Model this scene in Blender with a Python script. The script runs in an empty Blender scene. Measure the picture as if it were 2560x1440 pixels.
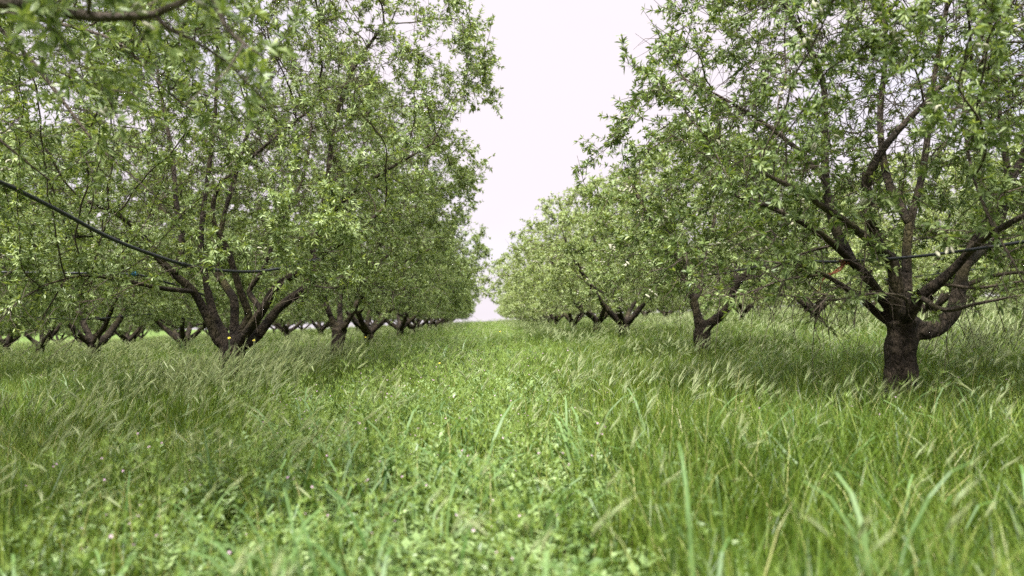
import bpy, math, random
import numpy as np
from mathutils import Vector, Matrix, Euler

S = bpy.context.scene
COL = S.collection
R = math.radians
rng = np.random.default_rng(11)
random.seed(11)

# ------------------------------------------------------------------ camera
F_PX = 1850.0                       # focal length in pixels of the 2560 wide photograph
CAM_H = 0.92
cam_d = bpy.data.cameras.new('camera')
cam = bpy.data.objects.new('camera', cam_d)
COL.objects.link(cam)
cam_d.sensor_width = 36.0
cam_d.lens = F_PX / 2560.0 * 36.0
cam_d.clip_start = 0.05
cam_d.clip_end = 3000.0
PITCH = math.atan(72.0 / F_PX)
YAW = -math.atan(58.0 / F_PX)
cam.rotation_euler = Euler((math.pi / 2 + PITCH, 0.0, YAW))
cam.location = (0.0, 0.0, CAM_H)
cam_d.dof.use_dof = True
cam_d.dof.focus_distance = 7.0
cam_d.dof.aperture_fstop = 1.6
S.camera = cam
CAM_M = np.array(cam.rotation_euler.to_matrix())
CAM_P = np.array((0.0, 0.0, CAM_H))

# ------------------------------------------------------------------ world, sun, exposure
SUN_EL, SUN_AZ = R(64), R(205)        # azimuth measured from +Y towards +X
w = bpy.data.worlds.new('World'); S.world = w; w.use_nodes = True
nt = w.node_tree; nt.nodes.clear()
wo = nt.nodes.new('ShaderNodeOutputWorld'); bg = nt.nodes.new('ShaderNodeBackground')
sky = nt.nodes.new('ShaderNodeTexSky'); sky.sky_type = 'NISHITA'; sky.sun_disc = False
sky.sun_elevation = SUN_EL; sky.sun_rotation = SUN_AZ; sky.dust_density = 3.0
tc = nt.nodes.new('ShaderNodeTexCoord')
mp = nt.nodes.new('ShaderNodeMapping'); mp.inputs['Scale'].default_value = (1, 1, 2.6)
nz = nt.nodes.new('ShaderNodeTexNoise'); nz.inputs['Scale'].default_value = 2.2; nz.inputs['Detail'].default_value = 5
cr = nt.nodes.new('ShaderNodeValToRGB')
cr.color_ramp.elements[0].position = 0.30; cr.color_ramp.elements[0].color = (.80, .80, .80, 1)
cr.color_ramp.elements[1].position = 0.50; cr.color_ramp.elements[1].color = (1, 1, 1, 1)
mx = nt.nodes.new('ShaderNodeMix'); mx.data_type = 'RGBA'
nt.links.new(tc.outputs['Generated'], mp.inputs[0]); nt.links.new(mp.outputs[0], nz.inputs['Vector'])
nt.links.new(nz.outputs['Fac'], cr.inputs[0]); nt.links.new(cr.outputs[0], mx.inputs[0])
nt.links.new(sky.outputs[0], mx.inputs[6]); 
# an overcast sky is about three times brighter overhead than at the horizon
sx = nt.nodes.new('ShaderNodeSeparateXYZ'); nt.links.new(tc.outputs['Generated'], sx.inputs[0])
gr = nt.nodes.new('ShaderNodeValToRGB'); e_ = gr.color_ramp.elements
e_[0].position = .0; e_[0].color = (2.78, 2.54, 2.75, 1)          # faint lavender near the horizon
e_[1].position = 1.0; e_[1].color = (8.8, 9.3, 10.0, 1)
e_.new(.42).color = (2.82, 2.58, 2.79, 1)
e_.new(.62).color = (6.3, 6.4, 6.8, 1)
nt.links.new(sx.outputs['Z'], gr.inputs[0]); nt.links.new(gr.outputs[0], mx.inputs[7])
nt.links.new(mx.outputs[2], bg.inputs[0])
bg.inputs[1].default_value = 0.13
nt.links.new(bg.outputs[0], wo.inputs[0])

sun_d = bpy.data.lights.new('sun', 'SUN'); sun_d.energy = 5.0; sun_d.angle = R(8); sun_d.color = (1, .975, .93)
sun = bpy.data.objects.new('sun', sun_d); COL.objects.link(sun)
sd = Vector((math.sin(SUN_AZ) * math.cos(SUN_EL), math.cos(SUN_AZ) * math.cos(SUN_EL), math.sin(SUN_EL)))
sun.rotation_euler = sd.to_track_quat('Z', 'Y').to_euler()
sun.location = sd * 60

S.view_settings.view_transform = 'Standard'
S.view_settings.look = 'None'
S.view_settings.exposure = 1.5
S.view_settings.gamma = 1.0
S.view_settings.use_curve_mapping = False
S.render.engine = 'CYCLES'
S.cycles.max_bounces = 7
S.cycles.diffuse_bounces = 4
S.cycles.glossy_bounces = 2
S.cycles.transmission_bounces = 4
S.cycles.use_denoising = False
S.cycles.sample_clamp_indirect = 6.0


# ------------------------------------------------------------------ helpers
def gz(x, y):
    """height of the sloping orchard floor"""
    x = np.asarray(x, float); y = np.asarray(y, float)
    h = 0.047 * x
    fade = np.exp(-((np.abs(x) + np.abs(y)) / 90.0) ** 2)
    h = h + fade * (0.025 * np.sin(x * 1.3 + .4) * np.cos(y * .7) + 0.03 * np.sin(x * .45 + y * .31 + 1.0))
    return h

def at(u, v, y):
    """the point of the world on the plane Y = y that the photograph shows at pixel (u, v)"""
    d = CAM_M @ np.array(((u - 1280.0) / F_PX, -(v - 720.0) / F_PX, -1.0))
    return CAM_P + d * (y / d[1])

def tag(o, label=None, cat=None, group=None, kind=None):
    if label: o['label'] = label
    if cat: o['category'] = cat
    if group: o['group'] = group
    if kind: o['kind'] = kind
    return o

def empty(name, loc):
    o = bpy.data.objects.new(name, None); COL.objects.link(o); o.location = loc
    o.empty_display_size = .2
    return o

class MB:
    """collects vertices and faces as arrays and links them as one mesh object"""
    def __init__(s): s.V = []; s.T = []; s.Q = []; s.Tm = []; s.Qm = []; s.A = []; s.n = 0
    def add(s, V, T=None, Q=None, a=None, m=0):
        V = np.asarray(V, float).reshape(-1, 3)
        if T is not None and len(T):
            T = np.asarray(T, int).reshape(-1, 3); s.T.append(T + s.n); s.Tm.append(np.full(len(T), m))
        if Q is not None and len(Q):
            Q = np.asarray(Q, int).reshape(-1, 4); s.Q.append(Q + s.n); s.Qm.append(np.full(len(Q), m))
        s.V.append(V)
        s.A.append(np.zeros(len(V)) if a is None else np.broadcast_to(np.asarray(a, float), (len(V),)))
        s.n += len(V)
    def arrays(s):
        V = np.concatenate(s.V) if s.V else np.zeros((0, 3))
        T = np.concatenate(s.T) if s.T else np.zeros((0, 3), int)
        Q = np.concatenate(s.Q) if s.Q else np.zeros((0, 4), int)
        Tm = np.concatenate(s.Tm) if s.Tm else np.zeros(0, int)
        Qm = np.concatenate(s.Qm) if s.Qm else np.zeros(0, int)
        A = np.concatenate(s.A) if s.A else np.zeros(0)
        return V, T, Q, Tm, Qm, A
    def mesh(s, name, mats, smooth=False):
        return build_mesh(name, *s.arrays(), mats, smooth)
    def obj(s, name, mats, parent=None, smooth=False):
        o = bpy.data.objects.new(name, s.mesh(name, mats, smooth)); COL.objects.link(o)
        if parent is not None: o.parent = parent
        return o

def build_mesh(name, V, T, Q, Tm, Qm, A, mats, smooth=False, extra=None):
    me = bpy.data.meshes.new(name)
    me.vertices.add(len(V)); me.vertices.foreach_set('co', np.ascontiguousarray(V, np.float32).ravel())
    loops = np.concatenate([T.ravel(), Q.ravel()]).astype(np.int32)
    me.loops.add(len(loops)); me.loops.foreach_set('vertex_index', loops)
    nf = len(T) + len(Q)
    me.polygons.add(nf)
    tot = np.concatenate([np.full(len(T), 3), np.full(len(Q), 4)])
    st = np.concatenate([[0], np.cumsum(tot)[:-1]]) if nf else np.zeros(0)
    me.polygons.foreach_set('loop_start', st.astype(np.int32))
    for m in (mats if isinstance(mats, (list, tuple)) else [mats]): me.materials.append(m)
    me.polygons.foreach_set('material_index', np.concatenate([Tm, Qm]).astype(np.int32))
    me.polygons.foreach_set('use_smooth', np.full(nf, smooth))
    at_ = me.attributes.new('tint', 'FLOAT', 'POINT'); at_.data.foreach_set('value', A.astype(np.float32))
    for nm, ty, arr in (extra or ()):
        e = me.attributes.new(nm, ty, 'POINT')
        e.data.foreach_set('vector' if ty == 'FLOAT_VECTOR' else 'value', np.ascontiguousarray(arr).ravel())
    me.update(calc_edges=True)
    return me

def unit(v): return v / np.maximum(np.linalg.norm(v, axis=-1, keepdims=True), 1e-9)

def tube(mb, P, r, k, a=0.0, rough=0.0, cap=True, seed=0):
    """a tapered tube through points P with radii r"""
    P = np.asarray(P, float); r = np.asarray(r, float); n = len(P)
    t = unit(np.gradient(P, axis=0))
    ref = np.array((1., 0, 0)) if abs(t[0][0]) < .8 else np.array((0, 1., 0))
    u = np.empty_like(P)
    c = ref - t[0] * (ref @ t[0]); u[0] = c / np.linalg.norm(c)
    for i in range(1, n):
        c = u[i - 1] - t[i] * (u[i - 1] @ t[i]); u[i] = c / max(np.linalg.norm(c), 1e-9)
    v = np.cross(t, u)
    ang = np.arange(k) * 2 * math.pi / k
    rr = r[:, None] * np.ones((1, k))
    if rough > 0:
        g = np.random.default_rng(seed)
        ph = g.uniform(0, 6.28, 6); ii = np.arange(n)[:, None]
        rr = rr * (1 + rough * (np.sin(2 * ang + ph[0] + ii * .5) + .7 * np.sin(3 * ang + ph[1] - ii * .35) + .6 * np.sin(5 * ang + ph[2] + ii * .8)
                   + .8 * np.sin(ii * 1.3 + ph[3]) + g.normal(0, .3, (n, k))))
    V = P[:, None, :] + rr[..., None] * (np.cos(ang)[None, :, None] * u[:, None, :] + np.sin(ang)[None, :, None] * v[:, None, :])
    i = np.arange(n - 1)[:, None] * k; j = np.arange(k)[None, :]; j2 = (j + 1) % k
    Q = np.stack([i + j, i + j2, i + k + j2, i + k + j], -1).reshape(-1, 4)
    V = V.reshape(-1, 3); T = []
    av = np.repeat(np.broadcast_to(np.asarray(a, float), (n,)), k)
    if cap:
        V = np.vstack([V, P[0][None], P[-1][None]]); b = n * k
        T = [(b, (q + 1) % k, q) for q in range(k)] + [(b + 1, (n - 1) * k + q, (n - 1) * k + (q + 1) % k) for q in range(k)]
        av = np.concatenate([av, [av[0], av[-1]]])
    mb.add(V, T, Q, av)

def spline(P, step):
    """Catmull-Rom through P (rows may carry a radius in further columns), resampled about every step"""
    P = np.asarray(P, float); E = np.vstack([2 * P[0] - P[1], P, 2 * P[-1] - P[-2]]); out = []
    for i in range(len(P) - 1):
        a, b, c, d = E[i:i + 4]
        n = max(1, int(round(np.linalg.norm((c - b)[:3]) / step)))
        for q in range(n):
            t = q / n
            out.append(.5 * (2 * b + (c - a) * t + (2 * a - 5 * b + 4 * c - d) * t * t + (3 * b - a - 3 * c + d) * t ** 3))
    out.append(P[-1])
    return np.array(out)


# ------------------------------------------------------------------ materials
class NT:
    def __init__(s, name):
        s.m = bpy.data.materials.new(name); s.m.use_nodes = True; s.t = s.m.node_tree; s.t.nodes.clear()
        s.out = s.n('ShaderNodeOutputMaterial')
    def n(s, ty, **kw):
        nd = s.t.nodes.new(ty)
        for k, v in kw.items():
            if k.startswith('i_'): nd.inputs[k[2:].replace('_', ' ')].default_value = v
            else: setattr(nd, k, v)
        return nd
    def l(s, a, b): s.t.links.new(a, b)
    def ramp(s, src, stops):
        r = s.n('ShaderNodeValToRGB'); e = r.color_ramp.elements
        while len(e) < len(stops): e.new(.5)
        for k, (p, c) in enumerate(stops): e[k].position = p; e[k].color = (*c, 1)
        s.l(src, r.inputs[0]); return r.outputs[0]
    def mix(s, f, a, b, mode='MIX'):
        m = s.n('ShaderNodeMix', data_type='RGBA', blend_type=mode)
        for sk, x in ((m.inputs[0], f), (m.inputs[6], a), (m.inputs[7], b)):
            if hasattr(x, 'is_output'): s.l(x, sk)
            else: sk.default_value = x if isinstance(x, float) else (*x, 1)
        return m.outputs[2]

def leafy(name, stops, rough=.5, trans=.35, tcol=(1.25, 1.2, .55), spec=.4, patch=None, rnd=.25, scale=.35):
    """thin leaf: colour from the leaf's own tint, its plant and where it grows; lets light through"""
    t = NT(name)
    a = t.n('ShaderNodeAttribute', attribute_name='tint')
    oi = t.n('ShaderNodeObjectInfo')
    geo = t.n('ShaderNodeNewGeometry')
    nz = t.n('ShaderNodeTexNoise', i_Scale=scale, i_Detail=3.0); t.l(geo.outputs['Position'], nz.inputs['Vector'])
    m1 = t.n('ShaderNodeMath', operation='MULTIPLY_ADD'); m1.inputs[1].default_value = rnd; t.l(oi.outputs['Random'], m1.inputs[0]); t.l(a.outputs['Fac'], m1.inputs[2])
    m2 = t.n('ShaderNodeMath', operation='SUBTRACT'); t.l(m1.outputs[0], m2.inputs[0]); m2.inputs[1].default_value = rnd / 2
    col = t.ramp(m2.outputs[0], stops)
    if patch:
        fac = t.ramp(nz.outputs['Fac'], [(.38, (0, 0, 0)), (.66, (1, 1, 1))])
        col = t.mix(t_fac(t, fac, .65), col, t.mix(1.0, col, patch, 'MULTIPLY'))
    p = t.n('ShaderNodeBsdfPrincipled', i_Roughness=rough); p.inputs['Specular IOR Level'].default_value = spec
    tr = t.n('ShaderNodeBsdfTranslucent'); ms = t.n('ShaderNodeMixShader', i_Fac=trans)
    t.l(col, p.inputs['Base Color']); t.l(t.mix(1.0, col, tcol, 'MULTIPLY'), tr.inputs['Color'])
    t.l(p.outputs[0], ms.inputs[1]); t.l(tr.outputs[0], ms.inputs[2]); t.l(ms.outputs[0], t.out.inputs[0])
    return t.m

def t_fac(t, sock, k):
    m = t.n('ShaderNodeMath', operation='MULTIPLY'); t.l(sock, m.inputs[0]); m.inputs[1].default_value = k
    return m.outputs[0]

def bark(name):
    t = NT(name)
    tc = t.n('ShaderNodeTexCoord'); a = t.n('ShaderNodeAttribute', attribute_name='tint')   # tint = thickness, 0 twig .. 1 trunk
    n1 = t.n('ShaderNodeTexNoise', i_Scale=9.0, i_Detail=8.0, i_Roughness=.65); t.l(tc.outputs['Object'], n1.inputs['Vector'])
    mp = t.n('ShaderNodeMapping'); mp.inputs['Scale'].default_value = (26, 26, 9); t.l(tc.outputs['Object'], mp.inputs[0])
    n2 = t.n('ShaderNodeTexVoronoi', feature='DISTANCE_TO_EDGE', i_Scale=1.3); t.l(mp.outputs[0], n2.inputs['Vector'])
    n3 = t.n('ShaderNodeTexNoise', i_Scale=2.3, i_Detail=4.0); t.l(tc.outputs['Object'], n3.inputs['Vector'])
    dark = t.ramp(n1.outputs['Fac'], [(.3, (.008, .0055, .0035)), (.52, (.026, .018, .011)), (.72, (.10, .076, .052))])
    young = t.ramp(n1.outputs['Fac'], [(.3, (.06, .044, .034)), (.7, (.14, .11, .085))])
    col = t.mix(t.ramp(a.outputs['Fac'], [(.0, (0, 0, 0)), (.38, (1, 1, 1))]), young, dark)
    moss = t.ramp(n3.outputs['Fac'], [(.50, (0, 0, 0)), (.68, (.7, .7, .7))])
    col = t.mix(moss, col, (.062, .052, .016))
    p = t.n('ShaderNodeBsdfPrincipled', i_Roughness=.85); p.inputs['Specular IOR Level'].default_value = .25
    t.l(col, p.inputs['Base Color'])
    ad = t.n('ShaderNodeMath', operation='MULTIPLY_ADD'); ad.inputs[1].default_value = .8
    cl = t.n('ShaderNodeMath', operation='MINIMUM'); cl.inputs[1].default_value = .25; t.l(n2.outputs[0], cl.inputs[0])
    t.l(cl.outputs[0], ad.inputs[0]); t.l(n1.outputs['Fac'], ad.inputs[2])
    b = t.n('ShaderNodeBump', i_Strength=1.0, i_Distance=.06); t.l(ad.outputs[0], b.inputs['Height']); t.l(b.outputs[0], p.inputs['Normal'])
    t.l(p.outputs[0], t.out.inputs[0])
    return t.m

def plain(name, c1, c2, rough=.6, scale=30, spec=.4, bump=0.0):
    t = NT(name); tc = t.n('ShaderNodeTexCoord')
    n1 = t.n('ShaderNodeTexNoise', i_Scale=scale, i_Detail=4.0); t.l(tc.outputs['Object'], n1.inputs['Vector'])
    p = t.n('ShaderNodeBsdfPrincipled', i_Roughness=rough); p.inputs['Specular IOR Level'].default_value = spec
    t.l(t.ramp(n1.outputs['Fac'], [(.35, c1), (.65, c2)]), p.inputs['Base Color'])
    if bump:
        b = t.n('ShaderNodeBump', i_Strength=bump, i_Distance=.005); t.l(n1.outputs['Fac'], b.inputs['Height']); t.l(b.outputs[0], p.inputs['Normal'])
    t.l(p.outputs[0], t.out.inputs[0]); return t.m

M_BARK = bark('almond_bark')
M_LEAF = leafy('almond_leaf', [(0, (.050, .084, .020)), (.5, (.155, .212, .066)), (1, (.37, .43, .19))], rough=.42, spec=.3, trans=.30, tcol=(1.3, 1.25, .5), rnd=.2)
M_ALMOND = plain('almond_fuzz', (.22, .22, .15), (.35, .33, .25), .95, 60, .1)
M_GRASS = leafy('grass_blade', [(0, (.022, .052, .005)), (.45, (.084, .136, .012)), (.8, (.170, .215, .032)), (1, (.38, .34, .14))], rough=.42, spec=.28, trans=.28, patch=(.66, .80, .75), tcol=(1.2, 1.15, .45))
M_BROAD = leafy('broad_blade', [(0, (.04, .095, .014)), (1, (.125, .195, .062))], rough=.46, trans=.24, spec=.32)
M_HEAD = leafy('barley_head', [(0, (.17, .25, .08)), (1, (.46, .48, .27))], rough=.55, trans=.45, tcol=(1.1, 1.1, .8))
M_WEED = leafy('weed_leaf', [(0, (.052, .105, .022)), (.5, (.155, .225, .070)), (1, (.29, .37, .16))], rough=.42, trans=.3)
M_POD = leafy('weed_pod', [(0, (.17, .27, .05)), (1, (.31, .40, .12))], rough=.55, trans=.4)
M_PINK = leafy('pink_petal', [(0, (.55, .28, .46)), (1, (.70, .50, .62))], rough=.6, trans=.4, tcol=(1, 1, 1))
M_YELLOW = leafy('yellow_petal', [(0, (.75, .62, .05)), (1, (.85, .76, .12))], rough=.6, trans=.3, tcol=(1, 1, .6))
M_STEM = leafy('green_stem', [(0, (.07, .13, .04)), (1, (.12, .19, .06))], rough=.5, trans=.15)
M_HOSE = plain('black_hose', (.008, .009, .011), (.020, .021, .025), .55, 40, .5, .2)
M_BLUE = plain('blue_twine', (.03, .13, .22), (.06, .22, .32), .8, 80, .2)
M_ORANGE = plain('orange_twine', (.12, .045, .025), (.20, .075, .04), .9, 80, .1)

def ground_mat():
    t = NT('orchard_soil'); geo = t.n('ShaderNodeNewGeometry')
    n1 = t.n('ShaderNodeTexNoise', i_Scale=.22, i_Detail=6.0); t.l(geo.outputs['Position'], n1.inputs['Vector'])
    n2 = t.n('ShaderNodeTexNoise', i_Scale=9.0, i_Detail=8.0); t.l(geo.outputs['Position'], n2.inputs['Vector'])
    g = t.ramp(n1.outputs['Fac'], [(.3, (.07, .125, .028)), (.55, (.11, .165, .045)), (.75, (.17, .21, .075))])
    d = t.ramp(n2.outputs['Fac'], [(.35, (.4, .45, .3)), (.65, (1.15, 1.1, 1.0))])
    p = t.n('ShaderNodeBsdfPrincipled', i_Roughness=.9); p.inputs['Specular IOR Level'].default_value = .1
    t.l(t.mix(1.0, g, d, 'MULTIPLY'), p.inputs['Base Color'])
    b = t.n('ShaderNodeBump', i_Strength=1.0, i_Distance=.12); t.l(n2.outputs['Fac'], b.inputs['Height']); t.l(b.outputs[0], p.inputs['Normal'])
    t.l(p.outputs[0], t.out.inputs[0]); return t.m
M_SOIL = ground_mat()

# ------------------------------------------------------------------ ground
def make_ground():
    def axis(lim, fine, step):
        a = list(np.arange(-fine, fine + .01, step)); x = fine
        while x < lim: x *= 1.25; a = [-x] + a + [x]
        return np.array(a)
    xs = axis(900, 24, .5); ys = axis(1200, 40, .5)
    X, Y = np.meshgrid(xs, ys, indexing='ij')
    Z = gz(X, Y)
    far = np.maximum(np.hypot(X, Y) - 130, 0)
    Z = 0.047 * np.clip(X, -140, 140) + (Z - 0.047 * X) - far * .012
    V = np.stack([X, Y, Z], -1).reshape(-1, 3); nx, ny = X.shape
    i = np.arange(nx - 1)[:, None] * ny + np.arange(ny - 1)[None]
    Q = np.stack([i, i + ny, i + ny + 1, i + 1], -1).reshape(-1, 4)
    mb = MB(); mb.add(V, None, Q)
    o = mb.obj('ground', M_SOIL, None, True)
    tag(o, kind='structure')
make_ground()

# ------------------------------------------------------------------ trees
class Skel:
    def __init__(s): s.P = []; s.par = []; s.limb = []; s.rx = []; s.chains = []   # chains: hand-laid limbs as node index lists
    def node(s, p, par, limb, r):
        s.P.append(np.asarray(p, float)); s.par.append(par); s.limb.append(limb); s.rx.append(r); return len(s.P) - 1
    def limb_path(s, pts, radii, parent, limb):
        """pts: rows from the branching point outward"""
        P = spline(np.column_stack([pts, radii]), .13); idx = [parent]; p = parent
        for q in P[1:]:
            p = s.node(q[:3], p, limb, q[3]); idx.append(p)
        s.chains.append((limb, idx, radii[0]))
        return idx

def attractors(n, zb, zt, Rx, Ry, g, lift=.45, clear=None, peak=.34, off=(0, 0)):
    out = []
    ph = g.uniform(0, 6.28, 8)
    while len(out) < n:
        m = n * 3
        t = g.uniform(0, 1, m) ** .85
        prof = np.where(t > peak, np.sqrt(np.maximum(0, 1 - ((t - peak) / (1 - peak)) ** 2.2)), .80 + .20 * t / peak)
        az = g.uniform(0, 2 * math.pi, m)
        lump = 1 + .13 * np.sin(3 * az + ph[0] + 5 * t) + .10 * np.sin(5 * az + ph[1] - 9 * t) + .07 * np.sin(8 * az + ph[2] + 14 * t) + .05 * np.sin(13 * az + ph[3])
        q = g.uniform(0.03, 1, m) ** .47
        r = q * prof * lump
        z = zb + t * (zt - zb)
        ok = z > zb + lift * (1 - np.minimum(q, 1) ** 2) * 1.3
        P = np.stack([off[0] + r * Rx * np.cos(az), off[1] + r * Ry * np.sin(az), z], -1)[ok]
        if clear is not None: P = P[clear(P)]
        out.extend(P.tolist())
    return np.array(out[:n])

def grow(sk, A, g, step=.13, kill=.21, infl=1.3, iters=90, mom=.45, jit=.18, up=.05):
    n0 = len(sk.P); cap = 26000
    P = np.zeros((cap, 3)); P[:n0] = np.array(sk.P); D = np.zeros((cap, 3)); par = np.full(cap, -1); par[:n0] = sk.par
    for i in range(n0):
        if par[i] >= 0: D[i] = P[i] - P[par[i]]
    D[:n0] = unit(D[:n0]); nch = np.zeros(cap, int); limb = np.zeros(cap, int); limb[:n0] = sk.limb
    growable = np.array([r < .075 for r in sk.rx])
    near = np.full(len(A), -1); dist = np.full(len(A), 1e9)
    gi = np.nonzero(growable)[0]
    for i in range(0, len(A), 400):
        d = np.linalg.norm(A[i:i + 400, None] - P[gi][None], axis=2); k = d.argmin(1)
        near[i:i + 400] = gi[k]; dist[i:i + 400] = d[np.arange(len(k)), k]
    alive = dist > kill; n = n0
    for it in range(iters):
        act = alive & (dist < infl + it * .02)
        if not act.any(): break
        ids, inv = np.unique(near[act], return_inverse=True)
        acc = np.zeros((len(ids), 3)); np.add.at(acc, inv, unit(A[act] - P[near[act]]))
        keep = nch[ids] < 4
        ids = ids[keep]; acc = acc[keep]
        if not len(ids) or n + len(ids) > cap: break
        d = unit(unit(acc) + mom * D[ids] + g.normal(0, jit, acc.shape) + np.array((0, 0, up)))
        new = P[ids] + d * step
        m = len(new); P[n:n + m] = new; D[n:n + m] = d; par[n:n + m] = ids; limb[n:n + m] = limb[ids]; nch[ids] += 1
        ai = np.nonzero(alive)[0]
        for i in range(0, len(ai), 500):
            b = ai[i:i + 500]
            dd = np.linalg.norm(A[b][:, None] - new[None], axis=2); k = dd.argmin(1); dm = dd[np.arange(len(b)), k]
            better = dm < dist[b]; bb = b[better]; near[bb] = n + k[better]; dist[bb] = dm[better]
        alive &= dist > kill
        n += m
    for i in range(n0, n):
        sk.node(P[i], int(par[i]), int(limb[i]), 0.0)

def radii(sk, tip=.0026, ex=2.25):
    n = len(sk.P); acc = np.zeros(n); r = np.zeros(n); par = sk.par
    for i in range(n - 1, -1, -1):
        r[i] = max(acc[i] ** (1 / ex) if acc[i] > 0 else tip, sk.rx[i])
        if par[i] >= 0: acc[par[i]] += min(r[i], .05) ** ex
    for i in range(n):
        if par[i] >= 0 and sk.rx[i] == 0: r[i] = min(r[i], r[par[i]] * .92 if sk.rx[par[i]] > 0 else r[par[i]])
        if sk.rx[i] > 0: r[i] = sk.rx[i]
    return r

def make_tree(name, build, natt, env, seed, dens=1.0, detail=True, leaf_len=(.034, .066), almonds=(0, 0), clear=None, view=None, bare=0.0, tone=0.0, step=.13, kill=.21):
    """returns (root, parts): an empty at the trunk's foot with trunk, limbs, crown and almonds as children"""
    g = np.random.default_rng(seed)
    sk = Skel(); build(sk, g)
    nhand = len(sk.P)
    A = attractors(natt, *env[:4], g, **(env[4] if len(env) > 4 else {}), clear=clear)
    grow(sk, A, g, step=step, kill=kill)
    P = np.array(sk.P); par = np.array(sk.par); limb = np.array(sk.limb); r = radii(sk)
    root = empty(name, (0, 0, 0))
    kids = [[] for _ in P]
    for i in range(1, len(P)):
        if par[i] >= 0: kids[par[i]].append(i)
    th = lambda rr: np.clip((np.asarray(rr) - .004) / .075, 0, 1)
    # trunk with the starts of its limbs, fused into one skin
    tk = [i for i in range(nhand) if limb[i] == -1]
    mb = MB()
    TP = P[tk]; TR = r[tk]
    TP = np.vstack([TP[0] - (0, 0, .25), TP]); TR = np.concatenate([[TR[0] * 1.35], TR])
    rows = spline(np.column_stack([TP, TR]), .05)
    tube(mb, rows[:, :3], rows[:, 3], 20, 1.0, .045, seed=seed)
    stub = {}
    for (lb, idx, r0) in sk.chains:
        if limb[idx[0]] != -1: continue
        C = P[idx]; ln = np.concatenate([[0], np.cumsum(np.linalg.norm(np.diff(C, axis=0), axis=1))])
        m = max(3, int((ln < .55).sum())); stub[lb] = m
        rr = r[idx[:m]].copy(); rr[0] = max(r[idx[1]] * 1.05, .02); rr[:2] *= 1.12
        rows = spline(np.column_stack([C[:m], rr]), .05)
        tube(mb, rows[:, :3], rows[:, 3], 16, 1.0, .05, seed=seed + lb + 1)
    o = mb.obj('trunk', M_BARK, root, True)
    md = o.modifiers.new('skin', 'REMESH'); md.mode = 'VOXEL'; md.voxel_size = .011 if detail else .02; md.use_smooth_shade = True
    ms = o.modifiers.new('soft', 'SMOOTH'); ms.factor = .5; ms.iterations = 3 if detail else 2
    bpy.context.view_layer.update()
    dg = bpy.context.evaluated_depsgraph_get()
    me = bpy.data.meshes.new_from_object(o.evaluated_get(dg)); o.modifiers.clear(); old = o.data; o.data = me; bpy.data.meshes.remove(old); me.name = 'trunk'
    nv = len(me.vertices)
    if 'tint' in me.attributes: me.attributes.remove(me.attributes['tint'])
    a_ = me.attributes.new('tint', 'FLOAT', 'POINT'); a_.data.foreach_set('value', np.ones(nv, np.float32))
    me.polygons.foreach_set('use_smooth', np.ones(len(me.polygons), bool))
    # limbs
    LMB = {}
    inchain = np.zeros(len(P), bool)
    for (lb, idx, r0) in sk.chains:
        C = P[idx].copy(); rr = r[idx].copy()
        if limb[idx[0]] == -1:
            k = max(stub[lb] - 2, 1); C = C[k:]; rr = rr[k:]
        else: rr[0] = rr[1]
        for i in idx[1:]: inchain[i] = True
        mbl = LMB.setdefault(lb, MB())
        if len(C) < 2: continue
        rows = spline(np.column_stack([C, rr]), .07)
        rows[-1, 3] *= .6
        tube(mbl, rows[:, :3], np.maximum(rows[:, 3], .003), 10, th(rows[:, 3]), .035, seed=seed + 50 + lb)
    starts = [i for i in range(nhand, len(P)) if True]
    done = np.zeros(len(P), bool)
    for i in starts:
        if done[i]: continue
        p = par[i]
        # a chain starts here unless it continues its parent's main line
        ch = [p, i]; done[i] = True; q = i
        while kids[q]:
            c = max(kids[q], key=lambda z: r[z]); ch.append(c); done[c] = True; q = c
        rr = r[ch].copy(); rr[0] = min(rr[0], rr[1] * 1.15); rr[-1] *= .7
        mr = rr[1]; k = 6 if mr > .015 else (4 if mr > .006 else 3)
        if len(ch) < 2: continue
        C = P[ch]
        if len(ch) > 2 and detail: rows = spline(np.column_stack([C, rr]), .075); C = rows[:, :3]; rr = np.maximum(rows[:, 3], .0015)
        tube(LMB.setdefault(int(limb[i]), MB()), C, rr, k, th(rr), .0, cap=False)
    # spurs: short shoots that carry the leaves
    thin = np.array([i for i in range(nhand, len(P)) if r[i] < .020] + [i for i in range(nhand) if 0 < r[i] < .022 and limb[i] >= 0])
    seg = P[thin] - P[par[thin]]
    c0 = P[:, :2].mean(0); cen = np.array((c0[0], c0[1], (env[0] + env[1]) / 2))
    outw = unit(P[thin] - cen)
    tipness = 1 - np.clip(r[thin] / .014, 0, 1)
    rel = np.linalg.norm((P[thin] - cen) / np.array((env[2], env[3], (env[1] - env[0]) / 2)), axis=1)
    lowd = np.clip((env[0] + .55 - P[thin][:, 2]) / .55, 0, 1)
    fq = g.normal(0, 1, (5, 3)); fq = unit(fq) * g.uniform(3.5, 8.0, (5, 1)); cl = np.sin(P[thin] @ fq.T + g.uniform(0, 6.28, 5)).sum(1) / 1.6     # clumps and gaps
    lam = dens * (.45 + 1.45 * tipness) * np.clip(1.45 * np.maximum(rel - .12, 0) ** 1.4, .05, 1.5) * np.clip(.95 + .42 * cl, .12, 2.0) * (1 - bare * lowd * .75)
    cnt = g.poisson(lam)
    src = np.repeat(np.arange(len(thin)), cnt); m = len(src)
    base = P[thin][src] - seg[src] * g.uniform(0, 1, (m, 1))
    sd_ = unit(seg[src])
    rnd = g.normal(0, 1, (m, 3)); side = unit(rnd - sd_ * (rnd * sd_).sum(1, keepdims=True))
    ax = unit(side * .9 + sd_ * .45 + outw[src] * .35 + np.array((0, 0, .45)))
    L = np.where(g.random(m) < .72, g.uniform(.015, .06, m), g.uniform(.07, .24, m))
    tipp = base + ax * L[:, None]
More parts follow.
